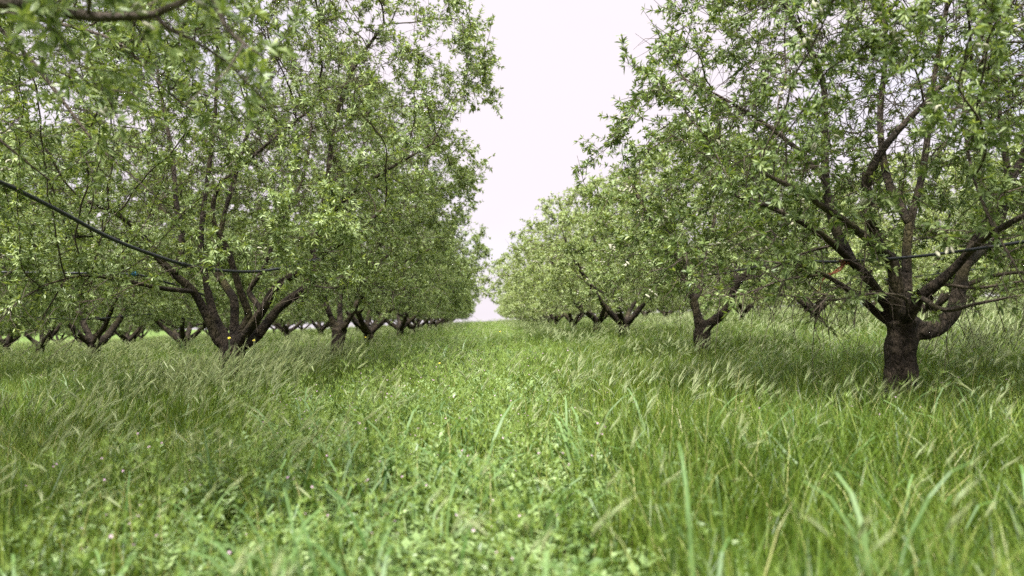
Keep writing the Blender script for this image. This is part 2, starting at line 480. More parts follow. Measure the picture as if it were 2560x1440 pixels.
    # wood of the spurs: three-sided slivers
    ref = unit(np.cross(ax, g.normal(0, 1, (m, 3)))); r2 = np.cross(ax, ref); rw = (.0014 + .006 * L)[:, None]
    ring = [ref, -.5 * ref + .87 * r2, -.5 * ref - .87 * r2]
    V = np.stack([base + q * rw for q in ring] + [tipp + q * rw * .55 for q in ring], 1)
    lim_s = limb[thin][src]
    Tb = np.arange(m)[:, None, None] * 6 + np.array([[0, 1, 4, 3], [1, 2, 5, 4], [2, 0, 3, 5]])[None]
    for lb in np.unique(lim_s):
        k = lim_s == lb; mm = int(k.sum())
        LMB.setdefault(int(lb), MB()).add(V[k].reshape(-1, 3), None, (np.arange(mm)[:, None, None] * 6 + np.array([[0, 1, 4, 3], [1, 2, 5, 4], [2, 0, 3, 5]])[None]).reshape(-1, 4), .03)
    # bare dead twigs low inside the crown
    nb = int(len(thin) * .20 * (1 + 3 * bare)); wgt = .05 + lowd + .8 * (1 - np.clip(rel, 0, 1)); pick = g.choice(len(thin), nb, p=wgt / wgt.sum())
    for q in pick:
        d = unit(g.normal(0, 1, 3) * .8 + outw[q] * .7 + np.array((0, 0, -.1))); l = g.uniform(.12, .42)
        pts = [P[thin[q]], P[thin[q]] + d * l * .5 + g.normal(0, .02, 3), P[thin[q]] + d * l + g.normal(0, .04, 3) - np.array((0, 0, .06 * l))]
        tube(LMB.setdefault(int(limb[thin[q]]), MB()), pts, [.0035, .0026, .0012], 3, 0.0, cap=False)
    for lb in sorted(LMB):
        if LMB[lb].n: LMB[lb].obj('limb', M_BARK, root, True)
    # crown: every leaf its own face pair
    ros_p = [tipp]; ros_a = [ax]
    lg = L > .09
    for f in (.45, .72):
        ros_p.append((base + ax * L[:, None] * f)[lg]); ros_a.append(unit(ax + g.normal(0, .35, ax.shape))[lg])
    RP = np.concatenate(ros_p); RA = np.concatenate(ros_a)
    nl = g.integers(7, 13, len(RP)); src = np.repeat(np.arange(len(RP)), nl); m = len(src)
    axs = RA[src]; rnd = g.normal(0, 1, (m, 3)); side = unit(rnd - axs * (rnd * axs).sum(1, keepdims=True))
    a = g.uniform(R(28), R(82), m)[:, None]
    d = unit(axs * np.cos(a) + side * np.sin(a) + np.array((0, 0, -.05)))
    l = g.uniform(leaf_len[0], leaf_len[1], m)[:, None]
    wd = unit(np.cross(d, axs) + g.normal(0, .25, (m, 3))); wd = unit(wd - d * (wd * d).sum(1, keepdims=True)); up = np.cross(wd, d)
    b = RP[src]; hw = l * g.uniform(.10, .14, m)[:, None]; dr = np.array((0, 0, -1.0)) * l * g.uniform(.0, .22, m)[:, None]
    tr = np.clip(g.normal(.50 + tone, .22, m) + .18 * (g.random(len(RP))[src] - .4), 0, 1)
    mb = MB()
    if detail:
        V = np.stack([b, b + d * l * .32 + wd * hw * .9 + up * hw * .35 + dr * .1, b + d * l * .32 - wd * hw * .9 + up * hw * .35 + dr * .1,
                      b + d * l * .68 + wd * hw * .75 + up * hw * .3 + dr * .45, b + d * l * .68 - wd * hw * .75 + up * hw * .3 + dr * .45, b + d * l + dr], 1)
        o6 = np.arange(m)[:, None] * 6
        mb.add(V.reshape(-1, 3), np.concatenate([o6 + np.array([0, 2, 1]), o6 + np.array([3, 4, 5])]), o6 + np.array([1, 2, 4, 3]), np.repeat(tr, 6))
    else:
        V = np.stack([b, b + d * l * .45 + wd * hw * 1.1 + dr * .3, b + d * l + dr, b + d * l * .45 - wd * hw * 1.1 + up * hw * .5 + dr * .3], 1)
        o4 = np.arange(m)[:, None] * 4
        mb.add(V.reshape(-1, 3), np.concatenate([o4 + np.array([0, 1, 2]), o4 + np.array([0, 2, 3])]), None, np.repeat(tr, 4))
    mb.obj('crown', M_LEAF, root, False)
    # almonds
    na, ns = almonds
    if na + ns:
        cand = g.permutation(len(tipp))
        cand = cand[rel[np.repeat(np.arange(len(thin)), cnt)][cand] > .72][: (na + ns) // 3]
        pos = tipp[cand] + ax[cand] * .02 + unit(tipp[cand] - cen) * .03 + g.normal(0, .012, (len(cand), 3)) - np.array((0, 0, .025)); da = unit(ax[cand] + g.normal(0, .5, (len(cand), 3)))
        pos = np.repeat(pos, 3, 0) + g.normal(0, .022, (len(pos) * 3, 3)); da = unit(np.repeat(da, 3, 0) + g.normal(0, .4, (len(pos), 3)))     # they hang in small clusters
        if view is not None and na:
            order = np.argsort(view(pos)); pos = pos[order]; da = da[order]
        for i in range(min(na, len(pos))):
            ob = bpy.data.objects.new('almond', ALMOND_ME); COL.objects.link(ob); ob.parent = root
            ob.location = pos[i]; ob.rotation_euler = Vector(da[i]).to_track_quat('Z', 'Y').to_euler(); s_ = random.uniform(1.05, 1.4); ob.scale = (s_,) * 3
        mb = MB(); oct_V = np.array([(0, 0, -.012), (.0095, 0, .002), (0, .0085, .002), (-.0095, 0, .002), (0, -.0085, .002), (0, 0, .021)])
        oct_T = np.array([(0, 2, 1), (0, 3, 2), (0, 4, 3), (0, 1, 4), (5, 1, 2), (5, 2, 3), (5, 3, 4), (5, 4, 1)])
        rest = pos[na:]
        for i in range(len(rest)):
            M = np.array(Vector(da[na + i]).to_track_quat('Z', 'Y').to_matrix()); mb.add(oct_V * g.uniform(1.1, 1.5) @ M.T + rest[i], oct_T, None, 0)
        if len(rest):
            o = mb.obj('almonds', M_ALMOND, root, True); tag(o, kind='stuff')
    return root

def almond_mesh():
    mb = MB(); n, k = 7, 8; P = []; rr = []
    for i in range(n):
        t = i / (n - 1); P.append((0, 0, -.015 + .037 * t)); rr.append(max(.0006, .0105 * math.sin(math.pi * (t * .86 + .07)) ** .8 * (1 - .35 * t)))
    tube(mb, P, rr, k, 0.0)
    V = mb.V[0]; V[:, 1] *= .8
    return mb.mesh('almond', M_ALMOND, True)
ALMOND_ME = almond_mesh()

ROOTS = {}
def local(base, pts):
    """photograph pixels with a depth offset, as points relative to a tree's foot"""
    return np.array([at(u, v, base[1] + dy) - base for (u, v, dy) in pts])

def foot(x, y): return np.array((x, y, float(gz(x, y))))

# trunk positions read off the photograph
XL, XR = -3.1, 3.1
B_L1, B_R1 = foot(-3.12, 8.9), foot(3.08, 5.5)
B_L2, B_R2 = foot(-3.08, 15.0), foot(3.12, 10.9)
B_L0 = foot(-3.1, 2.9)

def hand(base, fork_px, trunk_r, limbs):
    """a builder that lays the limbs of one tree along the lines they follow in the photograph"""
    def b(sk, g):
        f = local(base, [fork_px])[0]
        n = 6; p = -1
        for i in range(n + 1):
            t = i / n
            q = np.array((f[0] * t, f[1] * t, f[2] * t)) + (g.normal(0, .008, 3) if 0 < i < n else 0)
            p = sk.node(q, p, -1, trunk_r * (1.12 - .22 * math.sin(math.pi * t * .8) + .06 * t))
        sk_f = p; names = {}
        for lb, (nm, par, pts, r0, r1) in enumerate(limbs):
            L = local(base, pts)
            if par is None: start = sk_f
            else:
                ids = names[par]; d = [np.linalg.norm(sk.P[i] - L[0]) for i in ids]; start = ids[int(np.argmin(d))]
            L = np.vstack([sk.P[start], L if par is None else L[1:]])
            lbi = lb if par is None else sk.limb[names[par][-1]]
            names[nm] = sk.limb_path(L, np.linspace(1, 0, len(L)) ** 1.15 * (r0 - r1) + r1, start, lbi)
    return b

L1_LIMBS = [
    ('a', None, [(548, 852, -.05), (517, 790, -.1), (484, 729, -.2), (437, 688, -.3), (403, 650, -.4), (368, 600, -.5), (300, 540, -.7), (210, 500, -.9)], .066, .02),
    ('b', None, [(545, 810, .1), (522, 740, .15), (512, 680, .2), (502, 620, .25), (508, 530, .3), (525, 400, .35), (540, 250, .4), (545, 60, .4), (550, -120, .4)], .055, .016),
    ('c', None, [(586, 845, .25), (586, 790, .35), (584, 745, .4), (558, 705, .5), (545, 640, .6), (560, 540, .7), (600, 400, .9), (640, 250, 1.0)], .07, .02),
    ('d', None, [(612, 838, -.15), (655, 776, -.3), (692, 716, -.4), (752, 678, -.5), (806, 636, -.6), (880, 590, -.8), (960, 520, -.9)], .066, .02),
    ('e', None, [(636, 845, .2), (700, 768, .3), (772, 712, .35), (790, 665, .4), (792, 600, .45), (815, 480, .5), (835, 320, .6), (880, 180, .7), (960, 60, .7)], .068, .02),
    ('g', None, [(610, 815, .05), (622, 790, .05), (600, 725, 0), (574, 640, -.05), (551, 590, -.1), (531, 545, -.1), (545, 470, -.1), (600, 420, -.2), (680, 350, -.3), (780, 270, -.3)], .055, .016),
    ('f', 'd', [(655, 776, -.3), (622, 728, -.2), (640, 700, -.2), (664, 660, -.2), (700, 560, -.2), (760, 440, -.1), (780, 300, 0)], .035, .013),
    ('h', 'a', [(437, 688, -.3), (455, 610, -.2), (440, 500, 0), (430, 380, .2), (400, 220, .3), (380, 40, .3)], .045, .014),
    ('i', 'e', [(792, 600, .45), (860, 500, 0), (960, 430, -.2), (1080, 360, -.3)], .04, .012),
    ('j', 'a', [(484, 729, -.2), (400, 720, -.9), (300, 700, -1.5), (200, 690, -2.0), (90, 720, -2.3)], .03, .006),
    ('l', 'a', [(437, 688, -.3), (340, 612, -.8), (230, 590, -1.2), (100, 612, -1.5), (-20, 650, -1.7)], .024, .006),
    ('m', 'j', [(128, 705, -2.2), (84, 729, -2.4), (48, 750, -2.5), (0, 800, -2.6)], .010, .004),
    ('n', 'j', [(160, 700, -2.1), (136, 745, -2.2), (112, 785, -2.25), (90, 828, -2.25)], .009, .003),
    ('o', 'j', [(220, 692, -1.9), (170, 760, -2.2), (176, 800, -2.2), (188, 848, -2.2)], .007, .002),
    ('p', 'd', [(806, 636, -.6), (790, 680, -.9), (770, 710, -1.0), (750, 742, -1.0)], .008, .002),
    ('q', 'e', [(772, 712, .35), (840, 720, 0), (900, 700, -.2), (980, 730, -.3)], .012, .003),
    ('k', 'c', [(558, 705, .5), (480, 600, 1.2), (380, 500, 1.8)], .05, .014),
]
R1_LIMBS = [
    ('a', None, [(2300, 826, .0), (2350, 814, .05), (2384, 780, .1), (2398, 720, .15), (2412, 660, .2), (2440, 600, .25), (2500, 500, .3), (2560, 380, .4), (2600, 200, .4)], .075, .025),
    ('b', None, [(2270, 782, -.15), (2300, 742, -.25), (2345, 708, -.35), (2392, 664, -.45), (2440, 612, -.6), (2520, 560, -.9), (2640, 500, -1.1)], .06, .014),
    ('c', None, [(2250, 782, -.05), (2243, 735, -.1), (2236, 680, -.12), (2226, 645, -.15), (2200, 615, -.18), (2184, 575, -.2), (2165, 500, -.2), (2160, 430, -.2)], .068, .024),
    ('d', None, [(2232, 770, .05), (2190, 728, .05), (2165, 690, .02), (2130, 655, 0), (2086, 612, -.1), (2019, 564, -.3), (1930, 520, -.5), (1840, 490, -.7)], .056, .013),
    ('e', None, [(2215, 800, .1), (2172, 764, .1), (2103, 712, -.05), (2058, 686, -.2), (2010, 668, -.3), (1960, 640, -.4)], .038, .006),
    ('f', None, [(2265, 770, .2), (2268, 720, .3), (2266, 640, .35), (2275, 560, .4), (2300, 460, .45), (2318, 350, .5), (2335, 200, .6), (2370, 0, .7), (2390, -150, .7)], .05, .015),
    ('g', 'd', [(2130, 655, 0), (2085, 560, .2), (2064, 450, .25), (2062, 330, .3), (2056, 200, .3), (2000, 80, .2), (1940, -30, .1), (1900, -120, 0)], .040, .014),
    ('h', 'c', [(2184, 575, -.2), (2170, 450, -.3), (2225, 350, -.4), (2310, 260, -.5), (2400, 160, -.6), (2470, 70, -.7)], .036, .011),
    ('i', 'a', [(2412, 660, .2), (2470, 600, .8), (2520, 480, 1.1), (2500, 300, 1.3), (2480, 100, 1.4)], .05, .016),
    ('j', 'f', [(2275, 560, .4), (2220, 450, .7), (2200, 300, .9), (2215, 120, 1.0), (2200, -60, 1.0)], .04, .015),
    ('k', 'g', [(2064, 450, .25), (2000, 380, .5), (1900, 300, .7), (1780, 230, .7)], .03, .01),
    ('n', 'b', [(2270, 782, -.15), (2258, 742, -.4), (2170, 735, -.6), (2090, 750, -.7), (2020, 746, -.8), (1962, 738, -.9)], .012, .003),
    ('o', 'c', [(2165, 500, -.2), (2164, 560, -.9), (2160, 668, -1.0), (2150, 730, -1.0), (2137, 782, -1.0)], .007, .002),
    ('p', 'h', [(2400, 160, -.6), (2420, 380, -1.3), (2470, 540, -1.5), (2530, 650, -1.6), (2565, 720, -1.6)], .010, .004),
    ('q', 'e', [(2058, 686, -.2), (1960, 700, -.5), (1860, 735, -.6), (1800, 740, -.6)], .010, .003),
    ('r', 'd', [(2086, 612, -.1), (1990, 640, .3), (1900, 690, .4), (1850, 700, .4)], .012, .003),
    ('s', 'a', [(2398, 720, .15), (2480, 690, .2), (2580, 680, .2), (2680, 690, .2)], .022, .006),
    ('t', 'b', [(2345, 708, -.35), (2440, 720, -.5), (2540, 705, -.6), (2640, 700, -.6)], .014, .004),
    ('u', 'e', [(2103, 712, -.05), (2060, 740, -.3), (2045, 790, -.35), (2036, 815, -.35)], .006, .002),
    ('l', 'b', [(2300, 742, -.25), (2360, 775, -.7), (2440, 760, -1.1), (2540, 740, -1.4)], .02, .006),
    ('m', 'c', [(2226, 645, -.15), (2120, 560, -.8), (2000, 480, -1.2), (1900, 430, -1.4)], .035, .009),
]
L2_LIMBS = [
    ('a', None, [(838, 815, 0), (815, 760, 0), (800, 690, -.1), (770, 600, -.2), (740, 480, -.3)], .075, .02),
    ('b', None, [(862, 815, -.1), (885, 775, -.2), (915, 720, -.3), (940, 640, -.4), (985, 540, -.6), (1040, 470, -.8)], .07, .018),
    ('c', None, [(850, 790, .3), (852, 720, .4), (870, 600, .5), (900, 420, .5), (930, 200, .5)], .07, .02),
    ('d', 'b', [(885, 775, -.2), (920, 690, .4), (1000, 600, .8), (1060, 450, 1.0), (1090, 250, 1.0)], .05, .016),
    ('e', 'a', [(800, 690, -.1), (820, 560, .5), (850, 380, .9), (860, 180, 1.0)], .05, .016),
    ('f', 'b', [(915, 720, -.3), (1000, 660, -.6), (1080, 620, -.8)], .04, .012),
]
R2_LIMBS = [
    ('a', None, [(1744, 790, 0), (1734, 752, 0), (1712, 706, -.05), (1688, 652, -.1), (1650, 590, -.2), (1604, 510, -.3), (1570, 440, -.3)], .078, .02),
    ('b', 'a', [(1734, 752, 0), (1752, 715, .1), (1764, 660, .2), (1790, 520, .4), (1800, 400, .5)], .055, .018),
    ('c', None, [(1780, 805, -.1), (1815, 775, -.2), (1838, 720, -.3), (1870, 680, -.4), (1920, 610, -.5), (1970, 520, -.5)], .085, .02),
    ('d', 'a', [(1712, 706, 0), (1690, 640, .6), (1680, 540, .9), (1660, 420, 1.0)], .045, .014),
    ('e', 'a', [(1688, 652, -.1), (1640, 630, -.6), (1560, 610, -.9)], .035, .01),
    ('f', 'c', [(1838, 720, -.3), (1850, 620, .5), (1880, 500, .8), (1880, 380, .9)], .045, .014),
]
L0_LIMBS = [
    ('a', None, [(-640, 560, .2), (-430, 330, .1), (-260, 150, -.1), (-120, 30, -.25), (0, 6, -.35), (110, 22, -.42), (220, 40, -.48), (300, 42, -.5), (385, 36, -.52), (450, 8, -.5), (520, -40, -.5)],   .034, .009),
    ('b', None, [(-800, 560, 0), (-860, 200, 0), (-900, -200, .1), (-900, -500, .1)], .06, .02),
    ('c', None, [(-650, 600, .5), (-380, 420, 1.0), (-200, 180, 1.4), (-60, 20, 1.6), (60, -60, 1.7)], .05, .013),
    ('d', 'a', [(385, 36, -.52), (420, 70, -.5), (480, 100, -.45), (560, 150, -.35), (610, 200, -.25), (660, 250, -.2)], .009, .003),
    ('e', 'a', [(520, -40, -.5), (560, 60, -.55), (610, 110, -.58), (655, 140, -.6)], .009, .003),
    ('f', 'c', [(-60, 20, 1.6), (60, 130, 1.5), (170, 270, 1.4), (240, 360, 1.35), (330, 440, 1.3), (400, 500, 1.3)], .014, .003),
    ('g', 'c', [(-60, 20, 1.6), (150, 60, 1.5), (300, 110, 1.4), (420, 230, 1.3), (560, 330, 1.2)], .014, .003),
    ('h', None, [(-900, 600, -.4), (-1100, 300, -.9), (-1300, 0, -1.2)], .05, .02),
    ('i', 'c', [(-200, 180, 1.4), (-60, 300, 1.5), (60, 400, 1.6), (150, 470, 1.7)], .014, .003),
]

def generic(nl, trunk_r, h, spread, tall):
    """an open-vase almond tree: short trunk, a few limbs from one fork"""
    def b(sk, g):
        p = -1; lean = g.normal(0, .05, 2)
        for i in range(7):
            t = i / 6
            p = sk.node((lean[0] * t, lean[1] * t, h * t), p, -1, trunk_r * (1.12 - .2 * math.sin(math.pi * t * .8)))
        az0 = g.uniform(0, 6.28)
        for k in range(nl):
            az = az0 + k * 2 * math.pi / nl + g.normal(0, .22); el = g.uniform(R(28), R(46)); q = sk.P[p].copy(); pts = [q]
            r0 = trunk_r * g.uniform(.5, .68); n = 8
            for s_ in range(n):
                el_s = el + (R(74) - el) * (s_ / n) ** .8 * tall; az += g.normal(0, .12)
                q = q + .30 * np.array((math.cos(az) * math.cos(el_s) * spread, math.sin(az) * math.cos(el_s) * spread, math.sin(el_s))) + g.normal(0, .03, 3)
                pts.append(q)
            idx = sk.limb_path(np.array(pts), np.linspace(1, .25, len(pts)) * r0, p, k)
            for f in (.36, .62):
                st = idx[int(len(idx) * f)]; q = sk.P[st].copy(); a2 = az + g.choice([-1, 1]) * g.uniform(.7, 1.3); e2 = g.uniform(R(5), R(50)); pp = [q]
                for s_ in range(4):
                    q = q + .28 * np.array((math.cos(a2) * math.cos(e2), math.sin(a2) * math.cos(e2), math.sin(e2))) + g.normal(0, .03, 3); pp.append(q); e2 += .08
                sk.limb_path(np.array(pp), np.linspace(1, .35, 5) * sk.rx[st] * .62, st, k)
    return b

def set_foot(root, base): root.location = Vector(base)

def nearest_first(base):
    def f(pos):
        W = pos + base; c = (W - CAM_P) @ CAM_M; u = 1280 + F_PX * c[:, 0] / np.maximum(-c[:, 2], .01); v = 720 - F_PX * c[:, 1] / np.maximum(-c[:, 2], .01)
        inside = (u > 0) & (u < 2560) & (v > 0) & (v < 1440) & (c[:, 2] < 0)
        return np.linalg.norm(W - CAM_P, axis=1) + np.where(inside, 0, 100)
    return f

def keep_view_clear(base):
    """the crown beside the camera does not reach into the lane in front of it"""
    def f(P):
        W = P + base; c = (W - CAM_P) @ CAM_M; z = np.maximum(-c[:, 2], .01); u = 1280 + F_PX * c[:, 0] / z; v = 720 - F_PX * c[:, 1] / z
        d = np.linalg.norm(W - CAM_P, axis=1)
        lim = 640 - 0.95 * np.clip(v, 0, 800)
        return (d > 2.75) & ((c[:, 2] > 0) | (u < lim) | (v < -60))
    return f

GROUP = 'almond trees planted in rows'
t = make_tree('almond_tree', hand(B_L1, (585, 868, 0), .14, L1_LIMBS), 4800, (1.05, 6.1, 2.95, 3.0, dict(peak=.42, lift=.7)), 21, dens=2.9, kill=.16, almonds=(80, 420), view=nearest_first(B_L1), bare=.8)
set_foot(t, B_L1); tag(t, 'large almond tree with spreading dark limbs behind the sagging hose, yellow flowers at its foot', 'tree', GROUP); ROOTS['L1'] = t
t = make_tree('almond_tree', hand(B_R1, (2255, 800, 0), .118, R1_LIMBS), 4600, (.90, 4.7, 2.15, 2.35, dict(peak=.32, lift=.6, off=(.10, .05))), 22, dens=2.7, kill=.155, almonds=(100, 600), view=nearest_first(B_R1), bare=1.0)
set_foot(t, B_R1); tag(t, 'gnarled almond tree with thick short trunk, orange twine hanging in its limbs', 'tree', GROUP); ROOTS['R1'] = t
t = make_tree('almond_tree', hand(B_L0, (-755, 900, 0), .13, L0_LIMBS), 3000, (1.45, 4.6, 2.5, 2.5, dict(peak=.3)), 23, dens=2.1, kill=.16, leaf_len=(.034, .062), almonds=(70, 100), view=nearest_first(B_L0), clear=keep_view_clear(B_L0))
set_foot(t, B_L0); tag(t, 'almond tree whose overhanging leafy branches alone reach into the top left corner', 'tree', GROUP); ROOTS['L0'] = t
t = make_tree('almond_tree', hand(B_L2, (848, 822, 0), .145, L2_LIMBS), 3600, (.95, 5.9, 2.65, 2.9, dict(peak=.42, lift=.6)), 24, kill=.175, dens=2.9, detail=False, almonds=(0, 500), bare=.5)
set_foot(t, B_L2); tag(t, 'almond tree directly behind the large one beneath the sagging hose, with a forked dark trunk', 'tree', GROUP); ROOTS['L2'] = t
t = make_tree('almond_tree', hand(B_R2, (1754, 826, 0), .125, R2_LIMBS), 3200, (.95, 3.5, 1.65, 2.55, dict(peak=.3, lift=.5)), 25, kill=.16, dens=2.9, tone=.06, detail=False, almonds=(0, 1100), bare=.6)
set_foot(t, B_R2); tag(t, 'almond tree forking low into a wide V, just beyond the blue knot on the hose', 'tree', GROUP); ROOTS['R2'] = t

LEFT_KINDS, RIGHT_KINDS = [], []
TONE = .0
for k, sd_k in enumerate((31, 32, 33)):
    LEFT_KINDS.append(make_tree('almond_tree', generic(4 + k % 2, .14, .60, 1.1, .9), 2700, (.98, 5.3, 2.65, 2.95, dict(lift=.3)), sd_k, dens=3.1, detail=False, almonds=(0, 400), leaf_len=(.042, .074), tone=TONE, bare=.4, step=.14, kill=.185))
TONE = .34  # right-row leaves tinted paler: cultivar tone plus sky light put into the colour
for k, sd_k in enumerate((41, 42, 43)):
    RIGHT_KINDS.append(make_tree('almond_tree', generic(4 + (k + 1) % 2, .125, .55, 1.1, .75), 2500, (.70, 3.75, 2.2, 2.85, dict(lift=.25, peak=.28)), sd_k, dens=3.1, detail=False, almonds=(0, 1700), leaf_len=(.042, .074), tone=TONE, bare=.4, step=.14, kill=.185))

def copy_tree(src):
    c = src.copy(); COL.objects.link(c)
    for ch in src.children:
        d = ch.copy(); COL.objects.link(d); d.parent = c
    return c

ORD = ['first', 'second', 'third', 'fourth', 'fifth', 'sixth', 'seventh', 'eighth', 'ninth', 'tenth', 'eleventh', 'twelfth', 'thirteenth',
       'fourteenth', 'fifteenth', 'sixteenth', 'seventeenth', 'eighteenth']
used = set()
def plant(kinds, x, y, label, scale=1.0, rot=None):
    k = random.randrange(len(kinds)); src = kinds[k]
    if src.name in used: o = copy_tree(src)
    else: o = src; used.add(src.name)
    o.location = Vector(foot(x, y)); o.rotation_euler = (0, 0, random.uniform(0, 6.28) if rot is None else rot)
    s_ = scale * random.uniform(.95, 1.06); o.scale = (s_, s_, s_ * random.uniform(.96, 1.05))
    tag(o, label, 'tree', GROUP)

j = lambda a: random.uniform(-a, a)
n = 3
for y in np.arange(20.9, 96, 6.0):
    plant(LEFT_KINDS, XL + j(.12) - .018 * (y - 15), y + j(.3), f'almond tree, {ORD[n]} from the camera along the left lane edge', .9 if y > 40 else 1.0); n += 1
n = 2
for y in np.arange(17.0, 92, 5.7):
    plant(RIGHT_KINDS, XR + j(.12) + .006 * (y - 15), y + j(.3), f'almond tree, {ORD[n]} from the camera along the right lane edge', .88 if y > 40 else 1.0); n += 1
rows = [(-9.3, [11.8, 17.6, 23.3] + list(np.arange(29.2, 84, 6)), 'second row left of the lane', LEFT_KINDS),
        (-15.5, [20.0, 26.1] + list(np.arange(32.0, 82, 6)), 'third row left of the lane', LEFT_KINDS),
        (-21.7, [28.0, 34.2] + list(np.arange(40.0, 80, 6)), 'fourth row left of the lane', LEFT_KINDS),
        (-28.0, [37.0, 43.0, 49.0, 55.0, 61.0, 67.0], 'fifth row left of the lane', LEFT_KINDS),
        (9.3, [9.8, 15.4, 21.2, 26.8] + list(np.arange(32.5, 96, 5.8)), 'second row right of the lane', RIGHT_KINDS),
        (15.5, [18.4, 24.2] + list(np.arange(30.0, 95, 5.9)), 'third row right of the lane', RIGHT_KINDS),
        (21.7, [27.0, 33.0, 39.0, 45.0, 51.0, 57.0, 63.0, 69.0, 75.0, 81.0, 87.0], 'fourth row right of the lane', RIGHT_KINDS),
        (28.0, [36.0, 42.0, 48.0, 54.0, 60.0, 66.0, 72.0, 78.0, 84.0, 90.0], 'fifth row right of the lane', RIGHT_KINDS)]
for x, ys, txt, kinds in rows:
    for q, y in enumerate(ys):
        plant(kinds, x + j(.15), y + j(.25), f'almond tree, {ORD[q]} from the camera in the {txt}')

# ------------------------------------------------------------------ irrigation hoses and twine
def hose(pts, r, label, world=False):
    mb = MB(); P = np.array([at(*p) for p in pts]) if not world else np.array(pts)
    Q = spline(P, .06)
    tube(mb, Q, np.full(len(Q), r), 10, 0.0)
    o = mb.obj('irrigation_hose', M_HOSE, None, True)
    for f in (.27, .52, .78):
        i = int(f * (len(Q) - 2)); d = unit(Q[i + 1] - Q[i]); mc = MB()
        tube(mc, [Q[i] - d * .035, Q[i] - d * .03, Q[i] + d * .03, Q[i] + d * .035], [r * 1.0, r * 1.3, r * 1.3, r * 1.0], 10, 0.0); mc.obj('coupling', M_HOSE, o, True)
    tag(o, label, 'hose', 'black irrigation hoses slung between the trees')
hose([(-420, 300, 3.6), (-160, 392, 4.2), (0, 455, 4.7), (140, 523, 5.2), (280, 597, 5.7), (400, 643, 6.2), (480, 666, 6.6), (560, 677, 7.1), (650, 678, 7.6), (740, 663, 8.0), (800, 648, 8.3), (850, 655, 9.2), (890, 690, 11.0), (950, 719, 13.0), (985, 708, 14.6)],
     .0145, 'black irrigation hose sagging from the upper left to the large almond tree')
hose([(-260, 668, 9.2), (0, 680, 9.6), (200, 683, 9.9), (335, 686, 10.1), (400, 702, 10.3), (450, 716, 10.5), (540, 748, 10.8)], .015, 'black irrigation hose tied with blue twine behind the large almond tree')
hose([(-140, 768, 14.6), (10, 782, 15.3), (120, 796, 16.0), (240, 797, 17.0), (360, 786, 18.0), (420, 790, 19.6), (490, 800, 22.6)], .014, 'thin black irrigation hose lowest on the left, crossing the second row trees')
hose([(2760, 570, 3.9), (2560, 604, 4.4), (2400, 628, 4.75), (2250, 645, 5.1), (2100, 654, 5.6), (1965, 655, 6.4), (1890, 668, 7.4), (1800, 684, 9.0), (1715, 697, 10.6)], .0105, 'black irrigation hose crossing the gnarled near almond tree on the right')
hose([(1985, 704, 17.0), (2080, 712, 15.8), (2160, 704, 15.0), (2300, 690, 14.2), (2480, 668, 12.0), (2640, 640, 10.5)], .012, 'grey black irrigation hose half hidden behind the gnarled near almond tree')

def knot(name, u, v, y, mat, label, tails, turns=5, rad=.026):
    c = at(u, v, y); mb = MB(); g = np.random.default_rng(int(u)); pts = []
    for i in range(turns * 10):
        a = i / 10 * 2 * math.pi; pts.append(c + np.array((-.035 + .07 * i / (turns * 10) + g.normal(0, .004), math.cos(a) * rad * g.uniform(.8, 1.3), math.sin(a) * rad * g.uniform(.8, 1.3))))
    tube(mb, pts, np.full(len(pts), .0045), 5, 0)
    for tl in tails:
        P = spline(np.array([c] + [at(*q) for q in tl]), .02); P = P + g.normal(0, .003, P.shape)
        tube(mb, P, np.linspace(.0045, .003, len(P)), 5, 0)
    o = mb.obj(name, mat, None, True); tag(o, label, 'twine')
knot('twine', 1962, 655, 6.42, M_BLUE, 'blue twine knotted round the hose left of the gnarled near tree', [[(1950, 645, 6.38), (1944, 652, 6.36)], [(1968, 640, 6.4), (1962, 622, 6.4), (1956, 600, 6.4)], [(1975, 662, 6.36), (1972, 648, 6.36)]])
knot('twine', 337, 685, 10.1, M_BLUE, 'blue twine knotted round the hose behind the large almond tree', [[(326, 683, 10.0), (318, 686, 10.0)], [(348, 686, 10.0)]], 6, .03)
knot('twine', 2112, 656, 5.5, M_ORANGE, 'frayed orange twine hanging in loops below the hose at the gnarled near tree',
     [[(2104, 672, 5.45), (2090, 682, 5.4), (2070, 686, 5.4), (2060, 694, 5.4)], [(2096, 678, 5.42), (2064, 690, 5.4), (2056, 704, 5.4), (2052, 722, 5.4), (2040, 734, 5.4)], [(2080, 684, 5.42), (2056, 700, 5.38), (2050, 720, 5.38), (2054, 736, 5.38), (2050, 742, 5.38)], [(2086, 680, 5.42), (2060, 698, 5.36), (2054, 716, 5.36), (2042, 728, 5.36), (2030, 736, 5.36)]], 4, .018)

